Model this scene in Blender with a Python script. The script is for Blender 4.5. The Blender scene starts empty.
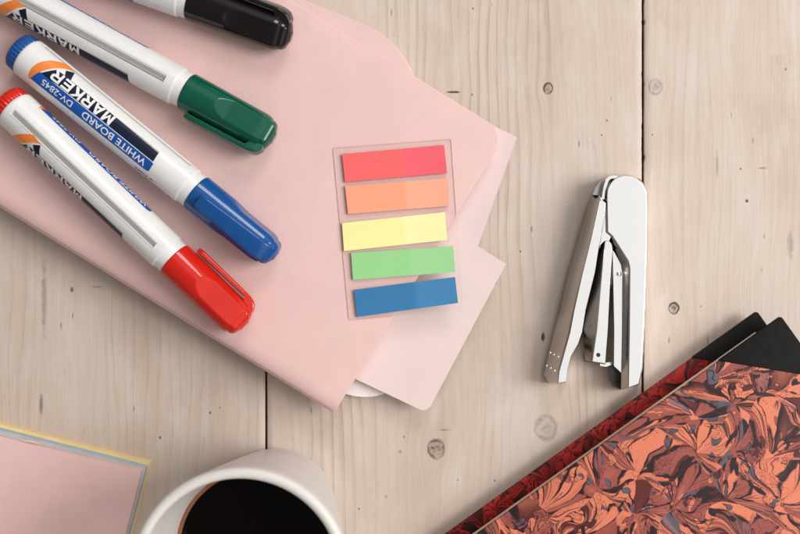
import bpy, bmesh, math, random
from mathutils import Vector, Matrix, noise

random.seed(7)
S = bpy.context.scene
COL = S.collection
D = 38.9            # camera height above the table, cm
K = 24.0            # photo pixels per cm on the table plane
CM = 0.01

# ------------------------------------------------------------------ camera, world, lights, exposure
cam_d = bpy.data.cameras.new("camera")
cam = bpy.data.objects.new("camera", cam_d)
COL.objects.link(cam)
cam.location = (0, 0, D * CM)
cam.rotation_euler = (0, 0, 0)
cam_d.sensor_width = 36
cam_d.lens = 36 * D / (800 / K)
cam_d.clip_start = 0.01
cam_d.clip_end = 100
cam_d.dof.use_dof = True
cam_d.dof.focus_distance = (D - 1.6) * CM
cam_d.dof.aperture_fstop = 14
S.camera = cam

world = bpy.data.worlds.new("World")
S.world = world
world.use_nodes = True
wn = world.node_tree
wn.nodes.clear()
w_out = wn.nodes.new("ShaderNodeOutputWorld")
w_bg = wn.nodes.new("ShaderNodeBackground")
w_tc = wn.nodes.new("ShaderNodeTexCoord")
w_sep = wn.nodes.new("ShaderNodeSeparateXYZ")
wn.links.new(w_tc.outputs["Generated"], w_sep.inputs[0])


def w_math(op, a, b):
    n = wn.nodes.new("ShaderNodeMath")
    n.operation = op
    for i, v in enumerate((a, b)):
        if isinstance(v, (int, float)):
            n.inputs[i].default_value = v
        else:
            wn.links.new(v, n.inputs[i])
    return n.outputs[0]


def w_step(v, lo, hi):
    n = wn.nodes.new("ShaderNodeMapRange")
    n.interpolation_type = "SMOOTHSTEP"
    n.inputs[1].default_value, n.inputs[2].default_value = lo, hi
    wn.links.new(v, n.inputs[0])
    return n.outputs[0]


# a room: pale ceiling overhead and towards the top and right, dim walls, dark on the near left side
w_u = w_math("ADD", w_math("MULTIPLY", w_sep.outputs["X"], 0.95), w_math("MULTIPLY", w_sep.outputs["Y"], 0.05))
w_f = w_math("MULTIPLY", w_step(w_u, -0.12, 0.16), w_step(w_sep.outputs["X"], -0.55, -0.10))
w_f = w_math("MULTIPLY", w_f, w_step(w_sep.outputs["Z"], 0.20, 0.62))
w_mix = wn.nodes.new("ShaderNodeValToRGB")
wn.links.new(w_f, w_mix.inputs[0])
w_mix.color_ramp.elements[0].color = (0.24, 0.215, 0.195, 1)
w_mix.color_ramp.elements[1].color = (1.0, 0.99, 0.975, 1)
wn.links.new(w_mix.outputs[0], w_bg.inputs[0])
w_bg.inputs[1].default_value = 0.90
wn.links.new(w_bg.outputs[0], w_out.inputs[0])


def area_light(name, loc, target, sx, sy, power, color):
    l = bpy.data.lights.new(name, "AREA")
    l.shape = "RECTANGLE"
    l.size, l.size_y = sx, sy
    l.energy = power
    l.color = color
    o = bpy.data.objects.new(name, l)
    COL.objects.link(o)
    o.location = loc
    o.rotation_euler = (Vector(target) - Vector(loc)).to_track_quat("-Z", "Y").to_euler()
    return o


area_light("window_light", (0.95, 0.10, 0.95), (0.0, 0.0, 0.0), 0.55, 0.75, 13.6, (1.0, 0.97, 0.93))
area_light("second_window_light", (0.28, 0.80, 0.75), (-0.08, 0.06, 0.0), 0.30, 0.34, 2.8, (1.0, 0.98, 0.96))

S.view_settings.view_transform = "Standard"
S.view_settings.look = "None"
S.view_settings.exposure = 0.0
S.view_settings.gamma = 1.0
S.render.engine = "CYCLES"
S.cycles.max_bounces = 8
S.cycles.transparent_max_bounces = 8
try:
    S.cycles.use_denoising = True
except Exception:
    pass


# ------------------------------------------------------------------ helpers
def P(px, py, z=0.0):
    """point of the place (in metres) seen at photo pixel px, py and standing z cm above the table"""
    f = (D - z) / D
    return Vector(((px - 400) / K * f * CM, (267 - py) / K * f * CM, z * CM))


def sharp_by_angle(bm, deg=32):
    lim = math.radians(deg)
    for f in bm.faces:
        f.smooth = True
    for e in bm.edges:
        if len(e.link_faces) == 2:
            e.smooth = e.calc_face_angle(0.0) < lim
        else:
            e.smooth = False


def make(name, bm, mats, parent=None, deg=32, recalc=True):
    if recalc:
        bmesh.ops.recalc_face_normals(bm, faces=bm.faces[:])
    sharp_by_angle(bm, deg)
    me = bpy.data.meshes.new(name)
    bm.to_mesh(me)
    bm.free()
    if not isinstance(mats, (list, tuple)):
        mats = [mats]
    for m in mats:
        me.materials.append(m)
    o = bpy.data.objects.new(name, me)
    COL.objects.link(o)
    if parent is not None:
        o.parent = parent
    return o


def thing(name, label, cat, loc=(0, 0, 0), rot=(0, 0, 0), group=None):
    o = bpy.data.objects.new(name, None)
    o.empty_display_size = 0.01
    COL.objects.link(o)
    o.location = loc
    o.rotation_euler = rot
    return tag(o, label, cat, group)


def tag(o, label, cat, group=None):
    o["label"] = label
    o["category"] = cat
    if group:
        o["group"] = group
    return o


def loft(bm, rings, cap0=True, cap1=True, closed=True, mat=0):
    """rings: lists of Vectors with the same count; returns rows of verts"""
    rows = [[bm.verts.new(v) for v in r] for r in rings]
    n = len(rows[0])
    rng = range(n) if closed else range(n - 1)
    for a, b in zip(rows[:-1], rows[1:]):
        for i in rng:
            j = (i + 1) % n
            f = bm.faces.new((a[i], a[j], b[j], b[i]))
            f.material_index = mat
    if cap0:
        bm.faces.new(rows[0][::-1]).material_index = mat
    if cap1:
        bm.faces.new(rows[-1]).material_index = mat
    return rows


def round_poly(pts, radii, seg=8):
    """2D polygon with rounded corners. pts in any unit; radii per corner (0 = sharp)"""
    out = []
    n = len(pts)
    for i in range(n):
        p = Vector(pts[i]).to_2d()
        r = radii[i] if isinstance(radii, (list, tuple)) else radii
        if r <= 0:
            out.append(p)
            continue
        a = (Vector(pts[i - 1]).to_2d() - p)
        b = (Vector(pts[(i + 1) % n]).to_2d() - p)
        a.normalize()
        b.normalize()
        ang = a.angle(b)
        t = r / math.tan(ang / 2)
        bis = (a + b).normalized()
        c = p + bis * (r / math.sin(ang / 2))
        s0 = p + a * t - c
        s1 = p + b * t - c
        a0 = math.atan2(s0.y, s0.x)
        a1 = math.atan2(s1.y, s1.x)
        d = (a1 - a0 + math.pi) % (2 * math.pi) - math.pi
        for k in range(seg + 1):
            th = a0 + d * k / seg
            out.append(c + Vector((math.cos(th), math.sin(th))) * r)
    return out


def inset(pts, d):
    """shift a 2D polygon inwards by d (orientation independent)"""
    n = len(pts)
    area = sum(pts[i].x * pts[(i + 1) % n].y - pts[(i + 1) % n].x * pts[i].y for i in range(n))
    sg = 1 if area > 0 else -1
    out = []
    for i in range(n):
        e0 = (pts[i] - pts[i - 1])
        e1 = (pts[(i + 1) % n] - pts[i])
        if e0.length < 1e-9:
            e0 = e1
        if e1.length < 1e-9:
            e1 = e0
        n0 = Vector((-e0.y, e0.x)).normalized() * sg
        n1 = Vector((-e1.y, e1.x)).normalized() * sg
        m = (n0 + n1)
        if m.length < 1e-6:
            m = n0
        m.normalize()
        c = max(0.3, m.dot(n0))
        out.append(pts[i] + m * (d / c))
    return out


def slab(bm, pts, z0, z1, bev=0.0, seg=3, mat=0):
    """prism over a 2D outline in metres, with rounded top and bottom rims"""
    rings = []
    if bev > 0:
        for k in range(seg + 1):
            a = math.pi / 2 * k / seg
            q = inset(pts, bev * (1 - math.sin(a)))
            rings.append([Vector((v.x, v.y, z0 + bev * (1 - math.cos(a)))) for v in q])
        for k in range(seg + 1):
            a = math.pi / 2 * k / seg
            q = inset(pts, bev * (1 - math.cos(a)))
            rings.append([Vector((v.x, v.y, z1 - bev * (1 - math.sin(a)))) for v in q])
    else:
        rings = [[Vector((v.x, v.y, z)) for v in pts] for z in (z0, z1)]
    loft(bm, rings, mat=mat)


def px_poly(pts, z):
    return [P(x, y, z).to_2d() for x, y in pts]


def lathe(bm, prof, seg=96, axis_z=True, cap=False):
    rings = []
    for r, z in prof:
        rings.append([Vector((r * math.cos(2 * math.pi * i / seg), r * math.sin(2 * math.pi * i / seg), z)) for i in range(seg)])
    return loft(bm, rings, cap0=cap, cap1=cap)


def tube(bm, pts, r, seg=10):
    rings = []
    n = len(pts)
    for i, p in enumerate(pts):
        t = (pts[min(i + 1, n - 1)] - pts[max(i - 1, 0)]).normalized()
        u = t.cross(Vector((0, 0, 1)))
        if u.length < 1e-4:
            u = t.cross(Vector((1, 0, 0)))
        u.normalize()
        w = u.cross(t)
        rings.append([p + (u * math.cos(2 * math.pi * k / seg) + w * math.sin(2 * math.pi * k / seg)) * r for k in range(seg)])
    loft(bm, rings)


# ------------------------------------------------------------------ node expressions
class E:
    """a socket with arithmetic"""
    def __init__(s, nt, sock):
        s.nt, s.sock = nt, sock

    def _m(s, op, *args):
        n = s.nt.nodes.new("ShaderNodeMath")
        n.operation = op
        for i, a in enumerate((s,) + args):
            if isinstance(a, E):
                s.nt.links.new(a.sock, n.inputs[i])
            else:
                n.inputs[i].default_value = a
        return E(s.nt, n.outputs[0])

    def __add__(s, o): return s._m("ADD", o)
    def __radd__(s, o): return s._m("ADD", o)
    def __sub__(s, o): return s._m("SUBTRACT", o)
    def __rsub__(s, o): return (s * -1) + o
    def __mul__(s, o): return s._m("MULTIPLY", o)
    def __rmul__(s, o): return s._m("MULTIPLY", o)
    def __truediv__(s, o): return s._m("DIVIDE", o)
    def __neg__(s): return s * -1
    def pow(s, o): return s._m("POWER", o)
    def abs(s): return s._m("ABSOLUTE")
    def sin(s): return s._m("SINE")
    def frac(s): return s._m("FRACT")
    def floor(s): return s._m("FLOOR")
    def sqrt(s): return s._m("SQRT")
    def exp(s): return s._m("EXPONENT")
    def gt(s, o): return s._m("GREATER_THAN", o)
    def lt(s, o): return s._m("LESS_THAN", o)
    def min(s, o): return s._m("MINIMUM", o)
    def max(s, o): return s._m("MAXIMUM", o)

    def ss(s, a, b, lo=0.0, hi=1.0):
        n = s.nt.nodes.new("ShaderNodeMapRange")
        n.interpolation_type = "SMOOTHSTEP"
        n.inputs[1].default_value, n.inputs[2].default_value = a, b
        n.inputs[3].default_value, n.inputs[4].default_value = lo, hi
        s.nt.links.new(s.sock, n.inputs[0])
        return E(s.nt, n.outputs[0])


class Mat:
    def __init__(s, name, rough=0.5, spec=0.5, metal=0.0, color=None):
        s.m = bpy.data.materials.new(name)
        s.m.use_nodes = True
        s.nt = s.m.node_tree
        s.b = s.nt.nodes["Principled BSDF"]
        s.b.inputs["Roughness"].default_value = rough
        s.b.inputs["Metallic"].default_value = metal
        s.b.inputs["Specular IOR Level"].default_value = spec
        if color:
            s.b.inputs["Base Color"].default_value = (*color, 1)

    def coords(s, scale=100.0, kind="Object"):
        tc = s.nt.nodes.new("ShaderNodeTexCoord")
        sp = s.nt.nodes.new("ShaderNodeSeparateXYZ")
        s.nt.links.new(tc.outputs[kind], sp.inputs[0])
        return tuple(E(s.nt, sp.outputs[i]) * scale for i in range(3))

    def vec(s, x, y, z=0.0):
        n = s.nt.nodes.new("ShaderNodeCombineXYZ")
        for i, a in enumerate((x, y, z)):
            if isinstance(a, E):
                s.nt.links.new(a.sock, n.inputs[i])
            else:
                n.inputs[i].default_value = a
        return n.outputs[0]

    def noise(s, v, scale=1.0, detail=2.0, rough=0.5, dist=0.0, color=False):
        n = s.nt.nodes.new("ShaderNodeTexNoise")
        s.nt.links.new(v, n.inputs["Vector"])
        n.inputs["Scale"].default_value = scale
        n.inputs["Detail"].default_value = detail
        n.inputs["Roughness"].default_value = rough
        n.inputs["Distortion"].default_value = dist
        if color:
            sp = s.nt.nodes.new("ShaderNodeSeparateColor")
            s.nt.links.new(n.outputs["Color"], sp.inputs[0])
            return tuple(E(s.nt, sp.outputs[i]) for i in range(3))
        return E(s.nt, n.outputs[0])

    def voronoi(s, v, scale=1.0, feature="F1", rand=1.0, out="Distance"):
        n = s.nt.nodes.new("ShaderNodeTexVoronoi")
        n.feature = feature
        s.nt.links.new(v, n.inputs["Vector"])
        n.inputs["Scale"].default_value = scale
        n.inputs["Randomness"].default_value = rand
        if out == "Color":
            sp = s.nt.nodes.new("ShaderNodeSeparateColor")
            s.nt.links.new(n.outputs["Color"], sp.inputs[0])
            return tuple(E(s.nt, sp.outputs[i]) for i in range(3))
        return E(s.nt, n.outputs[out])

    def ramp(s, e, stops, interp="LINEAR"):
        n = s.nt.nodes.new("ShaderNodeValToRGB")
        cr = n.color_ramp
        cr.interpolation = interp
        while len(cr.elements) < len(stops):
            cr.elements.new(0.5)
        for el, (p, c) in zip(cr.elements, stops):
            el.position = p
            el.color = (*c, 1)
        s.nt.links.new(e.sock, n.inputs[0])
        return n.outputs[0]

    def mix(s, fac, a, b, mode="MIX"):
        n = s.nt.nodes.new("ShaderNodeMix")
        n.data_type = "RGBA"
        n.blend_type = mode
        for idx, v in ((0, fac), (6, a), (7, b)):
            if isinstance(v, E):
                s.nt.links.new(v.sock, n.inputs[idx])
            elif isinstance(v, (int, float)):
                n.inputs[idx].default_value = v
            elif isinstance(v, tuple):
                n.inputs[idx].default_value = (*v, 1)
            else:
                s.nt.links.new(v, n.inputs[idx])
        return n.outputs[2]

    def color(s, sock):
        s.nt.links.new(sock, s.b.inputs["Base Color"])
        return s

    def rough(s, e):
        s.nt.links.new(e.sock, s.b.inputs["Roughness"])
        return s

    def bump(s, e, strength=0.2, dist=0.0005):
        n = s.nt.nodes.new("ShaderNodeBump")
        n.inputs["Strength"].default_value = strength
        n.inputs["Distance"].default_value = dist
        s.nt.links.new(e.sock, n.inputs["Height"])
        s.nt.links.new(n.outputs[0], s.b.inputs["Normal"])
        return s


def varied(name, c, rough=0.5, spec=0.5, amt=0.06, scale=2.0, bump=0.0, bscale=60.0, metal=0.0, rvar=0.08, coat=0.0):
    """plain material with faint mottling, gloss variation and micro texture"""
    m = Mat(name, rough, spec, metal)
    x, y, z = m.coords()
    v = m.vec(x, y, z)
    n = m.noise(v, scale, 4, 0.6)
    lo = tuple(k * (1 - amt) for k in c)
    hi = tuple(min(1, k * (1 + amt)) for k in c)
    m.color(m.ramp(n, [(0.3, lo), (0.7, hi)]))
    m.rough(m.noise(v, scale * 3, 3, 0.6).ss(0.3, 0.7, max(0.02, rough - rvar), rough + rvar))
    if bump > 0:
        m.bump(m.noise(v, bscale, 3, 0.6), bump, 0.0003)
    if coat:
        m.b.inputs["Coat Weight"].default_value = coat
        m.b.inputs["Coat Roughness"].default_value = 0.06
    return m.m


# ------------------------------------------------------------------ materials
KNOTS = [  # photo px, py, radius px, darkness, filled
    (548, 88, 4.6, 1.0, 0.6), (655, 87, 6.5, 0.36, 0.95), (674, 308, 5.0, 1.0, 0.7),
    (436, 449, 8.0, 0.75, 1.0), (546, 428, 10.5, 0.33, 0.75)]
STAINS = [  # photo px, py, half width, half height px, strength
    (453, 92, 8, 1.3, 0.8), (543, 337, 2.2, 6, 0.75), (44, 300, 3, 40, 0.28), (41, 405, 2.5, 12, 0.45),
    (72, 290, 2, 3, 0.6), (97, 287, 7, 1, 0.35), (455, 240, 1.5, 3, 0.5), (717, 165, 1.6, 16, 0.25), (747, 201, 1.8, 1.8, 0.8),
    (790, 245, 4, 16, 0.25), (762, 168, 5, 1.2, 0.4), (160, 438, 1.4, 2, 0.6), (210, 413, 1.4, 1.6, 0.6), (708, 341, 1.2, 6, 0.3),
    (669, 340, 1.4, 4, 0.4), (400, 452, 2.0, 2.5, 0.3), (458, 480, 1.6, 1.6, 0.4), (386, 497, 1.4, 2.5, 0.4), (444, 430, 8, 1, 0.35)]


def wood_material():
    m = Mat("whitewashed_pine", 0.62, 0.25)
    x, y, z = m.coords()
    sx0, sx1 = (266 - 400) / K, (643 - 400) / K
    pid = x.gt(sx0) + x.gt(sx1)
    # long waver of the grain, then the flow round each knot
    wv = m.noise(m.vec(x * 0.22, y * 0.07, pid * 7.3), 1.0, 3, 0.5) - 0.5
    gx = x + wv * 1.5
    knot_dark = None
    for (kx, ky, kr, kd, kf) in KNOTS:
        cx, cy, r = (kx - 400) / K, (267 - ky) / K, kr / K
        dx, dy = x - cx, y - cy
        d2 = (dx * dx + dy * dy * 0.75) / (r * r)
        fall = (d2 * -0.22).exp()
        gx = gx - dx * fall * 0.8
        jit = m.noise(m.vec(x * 3.0, y * 3.0, kx), 1.0, 3, 0.6) - 0.5
        dd = d2.sqrt() + jit * 0.75
        ring = dd.ss(0.55, 0.95) * dd.ss(1.0, 1.25, 1.0, 0.0)
        core = dd.ss(0.2, 1.05, 1.0, 0.0) * kf * (m.noise(m.vec(x * 5, y * 5, ky), 1.0, 3).ss(0.35, 0.65, 0.35, 1.0))
        this = (ring * (0.70 + jit * 2.6).max(0.2).min(1.0)).max(core) * kd
        knot_dark = this if knot_dark is None else knot_dark.max(this)
    wob = m.noise(m.vec(x * 4.0, y * 4.0, 5.0), 1.0, 3, 0.6) - 0.5
    for (kx, ky, rx, ry, st) in STAINS:
        dx, dy = (x - (kx - 400) / K) * (K / rx), (y - (267 - ky) / K) * (K / ry)
        knot_dark = knot_dark.max(((dx * dx + dy * dy).sqrt() + wob * 1.3).ss(0.35, 1.15, st, 0.0))
    # growth-ring pin stripes
    warp = m.noise(m.vec(gx * 0.8, y * 0.10, pid * 3.1), 1.0, 2) - 0.5
    ph = gx * 2.3 + warp * 1.5 + pid * 0.37
    saw = ph.frac()
    line = saw.ss(0.0, 0.78) * saw.ss(0.84, 1.0, 1.0, 0.0)
    line = line.pow(3.0)
    lmask = m.noise(m.vec(x * 0.35, y * 0.055, pid * 5.7 + 2.0), 1.0, 3).ss(0.38, 0.60) * m.noise(m.vec(x * 0.25, y * 0.05, pid * 3.0 + 7.0), 1.0, 2).ss(0.30, 0.55) * (0.35 + pid.gt(0.5) * 0.65 - pid.gt(1.5) * 0.7)
    # fine fibres
    fib = m.noise(m.vec(gx * 7.0, y * 0.16, pid * 9.0), 1.0, 4, 0.65)
    fib2 = m.noise(m.vec(gx * 22.0, y * 0.5, pid * 4.0), 1.0, 2, 0.6)
    blot = m.noise(m.vec(x * 0.30, y * 0.12, pid * 2.2 + 9.0), 1.0, 4, 0.6)
    wash = m.noise(m.vec(x * 0.9, y * 0.30, pid + 4.0), 1.0, 5, 0.65)
    base = m.ramp(blot, [(0.25, (0.515, 0.412, 0.343)), (0.5, (0.585, 0.488, 0.42)), (0.78, (0.62, 0.545, 0.487))])
    base = m.mix(fib.ss(0.35, 0.75, 0.0, 0.12), base, (0.37, 0.265, 0.185))
    base = m.mix(fib2.ss(0.45, 0.8, 0.0, 0.10), base, (0.30, 0.22, 0.16))
    base = m.mix(line * lmask * 0.32, base, (0.26, 0.17, 0.115))
    base = m.mix(wash.ss(0.45, 0.75, 0.0, 0.45), base, (0.665, 0.60, 0.548))
    # short dark dashes, pores, specks and cracks
    dsh = m.voronoi(m.vec(gx * 2.2, y * 0.55, pid * 1.7), 1.0, "F1")
    dc = m.voronoi(m.vec(gx * 2.2, y * 0.55, pid * 1.7), 1.0, "F1", 1.0, "Color")[0]
    dash = dsh.ss(0.03, 0.11, 1.0, 0.0) * dc.gt(0.72)
    spk = m.voronoi(m.vec(x * 1.1, y * 0.9, 3.0), 1.0, "F1").ss(0.02, 0.06, 1.0, 0.0) * m.voronoi(m.vec(x * 1.1, y * 0.9, 3.0), 1.0, "F1", 1.0, "Color")[1].gt(0.35)
    crx = m.noise(m.vec(gx * 5.0, y * 0.35, pid * 6.1), 1.0, 5, 0.7)
    crack = (crx - 0.5).abs().ss(0.0, 0.012, 1.0, 0.0) * m.noise(m.vec(x * 0.6, y * 0.5, 8.0), 1.0, 3).ss(0.60, 0.76)
    dark = (dash * 0.6).max(spk * 0.85).max(crack * 0.42)
    base = m.mix(dark, base, (0.12, 0.085, 0.065))
    base = m.mix((knot_dark * 1.35).min(1.0), base, (0.095, 0.068, 0.052))
    # raw wood below the wash on the edges of the boards
    base = m.mix(z.ss(-0.03, -0.10, 0.0, 0.9), base, (0.10, 0.05, 0.022))
    m.color(base)
    m.rough(fib.ss(0.3, 0.7, 0.44, 0.70))
    m.bump(fib * 0.6 + fib2 * 0.25 - line * lmask * 0.5 - dark * 0.8 - knot_dark * 0.4, 0.42, 0.0005)
    return m.m


def marble_material(name, pal, ang, seed, dim=1.0):
    """combed ink paper: drops of ink pulled about by a comb"""
    m = Mat(name, 0.5, 0.2)
    x0, y0, z = m.coords()
    x0, y0 = x0 * dim, y0 * dim
    ca, sa = math.cos(ang), math.sin(ang)
    x = x0 * ca + y0 * sa
    y = y0 * ca - x0 * sa
    # slow swirl
    a = m.noise(m.vec(x, y, seed), 0.34, 1, 0.4, 0.0, True)
    wx = x + (a[0] - 0.5) * 3.6
    wy = y + (a[1] - 0.5) * 3.6
    # fans drawn by the comb: staggered scales, threads flare out of each stem
    FW, FH, FR = 2.7, 1.45, 1.75
    row = (wy / FH).floor()
    odd = (row * 0.5).frac() * 2.0

    def stem(offset, par):
        tx = wx / FW + par * 0.5
        dx = (tx.frac() - 0.5) * FW
        return dx, wy - row * FH + offset, tx.floor()
    ax_, ay_, ai = stem(0.0, odd)
    bx_, by_, bi = stem(FH, 1.0 - odd)
    front = (ax_ * ax_ + ay_ * ay_).sqrt().lt(FR)
    fx = ax_ * front + bx_ * (1.0 - front)
    fy = ay_ * front + by_ * (1.0 - front)
    fid = (ai * 3.7 + row * 5.3) * front + (bi * 3.7 + (row - 1.0) * 5.3) * (1.0 - front)
    rad = (fx * fx + fy * fy).sqrt()
    flare = fx / (fy + 0.22).pow(1.35)
    flare = flare.max(-9.0).min(9.0)
    b = m.noise(m.vec(wx * 0.9, wy * 0.9, seed + 3), 1.0, 2, 0.5, 0.0, True)
    qx = flare * 1.25 + fid * 1.9 + (b[0] - 0.5) * 0.8
    qy = rad * 0.95 + fid * 0.7 + (b[1] - 0.5) * 0.8
    v = m.vec(qx * 1.0, qy * 0.50, seed)
    cell = m.voronoi(v, 1.0, "F1", 1.0, "Color")
    edge = m.voronoi(v, 1.0, "DISTANCE_TO_EDGE")
    dist = m.voronoi(v, 1.0, "F1")
    v2 = m.vec((wx + (b[2] - 0.5) * 1.6) * 2.1, (wy + (b[0] - 0.5) * 1.6) * 2.1, seed + 5)
    cell2 = m.voronoi(v2, 1.0, "F1", 1.0, "Color")
    edge2 = m.voronoi(v2, 1.0, "DISTANCE_TO_EDGE")
    dist2 = m.voronoi(v2, 1.0, "F1")
    coral, rose, maroon, ink, blue = pal
    h = m.noise(m.vec(qx * 0.8, qy * 0.45, seed + 11), 1.0, 4, 0.55)
    c = m.ramp(cell[0], [(0.0, coral), (0.50, rose), (0.78, maroon), (0.85, tuple(0.6 * i + 0.4 * j for i, j in zip(rose, blue))), (0.90, blue), (0.95, ink)], "CONSTANT")
    # lighter hearts in the drops
    c = m.mix(dist.ss(0.1, 0.5, 0.35, 0.0), c, coral)
    # small drops thrown on top
    small = dist2.ss(0.32, 0.35, 1.0, 0.0)
    c2 = m.ramp(cell2[1], [(0.0, ink), (0.16, blue), (0.42, rose), (0.50, coral), (0.55, maroon), (0.66, coral)], "CONSTANT")
    c = m.mix(small * cell2[2].gt(0.70), c, c2)
    rim2 = dist2.ss(0.31, 0.34) * dist2.ss(0.36, 0.40, 1.0, 0.0) * cell2[2].gt(0.70)
    c = m.mix(rim2 * 0.85, c, ink)
    # fine drawn threads that follow the stroke
    th = m.noise(m.vec(qx * 0.75, qy * 0.16, seed + 17), 1.0, 2, 0.5)
    st = ((th * 30.0).frac() - 0.5).abs()
    thm = m.noise(m.vec(qx * 0.6, qy * 0.6, seed + 23), 1.0, 2).ss(0.42, 0.57)
    c = m.mix(st.ss(0.0, 0.16, 1.0, 0.0) * thm * 0.8, c, maroon)
    c = m.mix(((th * 17.0 + 0.3).frac() - 0.5).abs().ss(0.0, 0.07, 1.0, 0.0) * thm * 0.9, c, ink)
    # broken dark outline between the drops
    em = m.noise(m.vec(qx * 1.5, qy * 1.5, seed + 31), 1.0, 3)
    c = m.mix(edge.ss(0.015, 0.06, 1.0, 0.0) * em.ss(0.35, 0.5), c, maroon)
    c = m.mix((edge - (em - 0.47) * 0.40).ss(0.0, 0.03, 1.0, 0.0) * 0.95, c, ink)
    # speckled patches
    sp = m.voronoi(m.vec(x0, y0, seed), 15.0, "F1").ss(0.28, 0.38, 1.0, 0.0)
    c = m.mix(sp * h.ss(0.53, 0.57) * 0.7, c, ink)
    pap = m.noise(m.vec(x0, y0, 1.0), 14.0, 4, 0.7)
    c = m.mix(pap.ss(0.35, 0.75, 0.0, 0.18), c, tuple(k * 0.55 for k in rose))
    m.color(c)
    m.bump(pap, 0.12, 0.0003)
    return m.m


M = {}
M["wood"] = wood_material()
M["under"] = varied("dark_gap", (0.018, 0.012, 0.009), 0.9)
M["pink_cover"] = varied("pink_leatherette", (0.735, 0.500, 0.475), 0.46, 0.4, 0.035, 0.5, 0.24, 22)
M["pink_dusty"] = varied("dusty_pink_cover", (0.68, 0.485, 0.465), 0.55, 0.35, 0.03, 0.6, 0.12, 28)
M["page"] = varied("page_paper", (0.80, 0.74, 0.66), 0.8, 0.2, 0.04, 3)
M["page_old"] = varied("aged_page_paper", (0.72, 0.64, 0.54), 0.8, 0.2, 0.1, 6)
M["sheet_a"] = varied("pale_pink_paper", (0.74, 0.585, 0.585), 0.7, 0.25, 0.03, 0.5)
M["sheet_b"] = varied("blush_paper", (0.755, 0.60, 0.585), 0.65, 0.25, 0.03, 0.5)
M["card"] = varied("white_card", (0.84, 0.78, 0.75), 0.6, 0.3, 0.02, 1)
M["white_plastic"] = varied("white_barrel_plastic", (0.74, 0.735, 0.725), 0.26, 0.5, 0.03, 1.6, 0.02, 30)
M["ink_window"] = varied("grey_window_plastic", (0.40, 0.395, 0.385), 0.3, 0.5, 0.04, 1.0)
M["collar"] = varied("collar_plastic", (0.74, 0.73, 0.72), 0.35, 0.5, 0.02, 1.0)
M["ink_navy"] = varied("navy_print", (0.010, 0.015, 0.038), 0.35, 0.18, 0.10, 4)
M["ink_blue"] = varied("blue_print", (0.012, 0.088, 0.40), 0.33, 0.25, 0.08, 3)
M["ink_orange"] = varied("orange_print", (0.86, 0.235, 0.045), 0.30, 0.5, 0.08, 1.5)
M["ink_grey"] = varied("grey_print", (0.36, 0.36, 0.37), 0.30, 0.5, 0.05, 3)
M["ink_white"] = varied("white_print", (0.80, 0.80, 0.80), 0.30, 0.5, 0.03, 3)
M["ink_red"] = varied("red_print", (0.45, 0.04, 0.03), 0.3)


def cap_plastic(name, c):
    return varied(name, c, 0.055, 0.45, 0.06, 1.5, 0.012, 9, 0.0, 0.035)


M["cap_red"] = cap_plastic("red_cap_plastic", (0.60, 0.016, 0.007))
M["cap_blue"] = cap_plastic("blue_cap_plastic", (0.008, 0.075, 0.27))
M["cap_green"] = cap_plastic("green_cap_plastic", (0.001, 0.085, 0.050))
M["cap_black"] = cap_plastic("black_cap_plastic", (0.006, 0.005, 0.005))
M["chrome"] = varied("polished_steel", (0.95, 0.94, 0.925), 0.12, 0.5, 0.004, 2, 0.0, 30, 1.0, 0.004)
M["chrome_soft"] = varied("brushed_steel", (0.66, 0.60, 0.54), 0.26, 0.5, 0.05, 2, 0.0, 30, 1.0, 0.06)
M["steel_shade"] = varied("shaded_satin_steel", (0.47, 0.44, 0.415), 0.20, 0.5, 0.005, 2, 0.0, 30, 1.0, 0.01)  # darker copy of the same steel, with the stapler's shade put into its colour
M["dark_steel"] = varied("dark_steel", (0.10, 0.095, 0.09), 0.4, 0.5, 0.1, 3, 0, 30, 1.0)
M["hole"] = varied("hole_black", (0.012, 0.011, 0.010), 0.7)
M["ceramic"] = varied("white_ceramic", (0.71, 0.675, 0.65), 0.36, 0.35, 0.015, 0.6, 0.0, 30, 0.0, 0.03)
M["coffee"] = varied("black_coffee", (0.0018, 0.0010, 0.0008), 0.05, 0.15, 0.1, 1.0, 0, 30, 0, 0.01)
M["coffee_edge"] = varied("thin_coffee_rim", (0.23, 0.07, 0.018), 0.08, 0.5, 0.2, 1.5)
M["note_pink"] = varied("pink_note_paper", (0.84, 0.565, 0.535), 0.85, 0.15, 0.05, 0.5, 0.08, 20)
M["note_blue"] = varied("grey_blue_note_paper", (0.46, 0.54, 0.58), 0.85, 0.15, 0.05, 2)
M["note_yellow"] = varied("yellow_note_paper", (0.86, 0.68, 0.36), 0.85, 0.15, 0.05, 2)
M["black_cloth"] = None
M["marble"] = marble_material("coral_marbled_paper", ((0.74, 0.22, 0.128), (0.33, 0.085, 0.068), (0.11, 0.022, 0.020), (0.012, 0.009, 0.014), (0.10, 0.105, 0.145)), math.radians(-35), 2.0, 1.0)
M["marble_red"] = marble_material("dark_red_marbled_paper", ((0.42, 0.022, 0.016), (0.20, 0.010, 0.010), (0.07, 0.006, 0.006), (0.010, 0.006, 0.006), (0.05, 0.006, 0.008)), math.radians(40), 9.0, 2.2)


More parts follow.
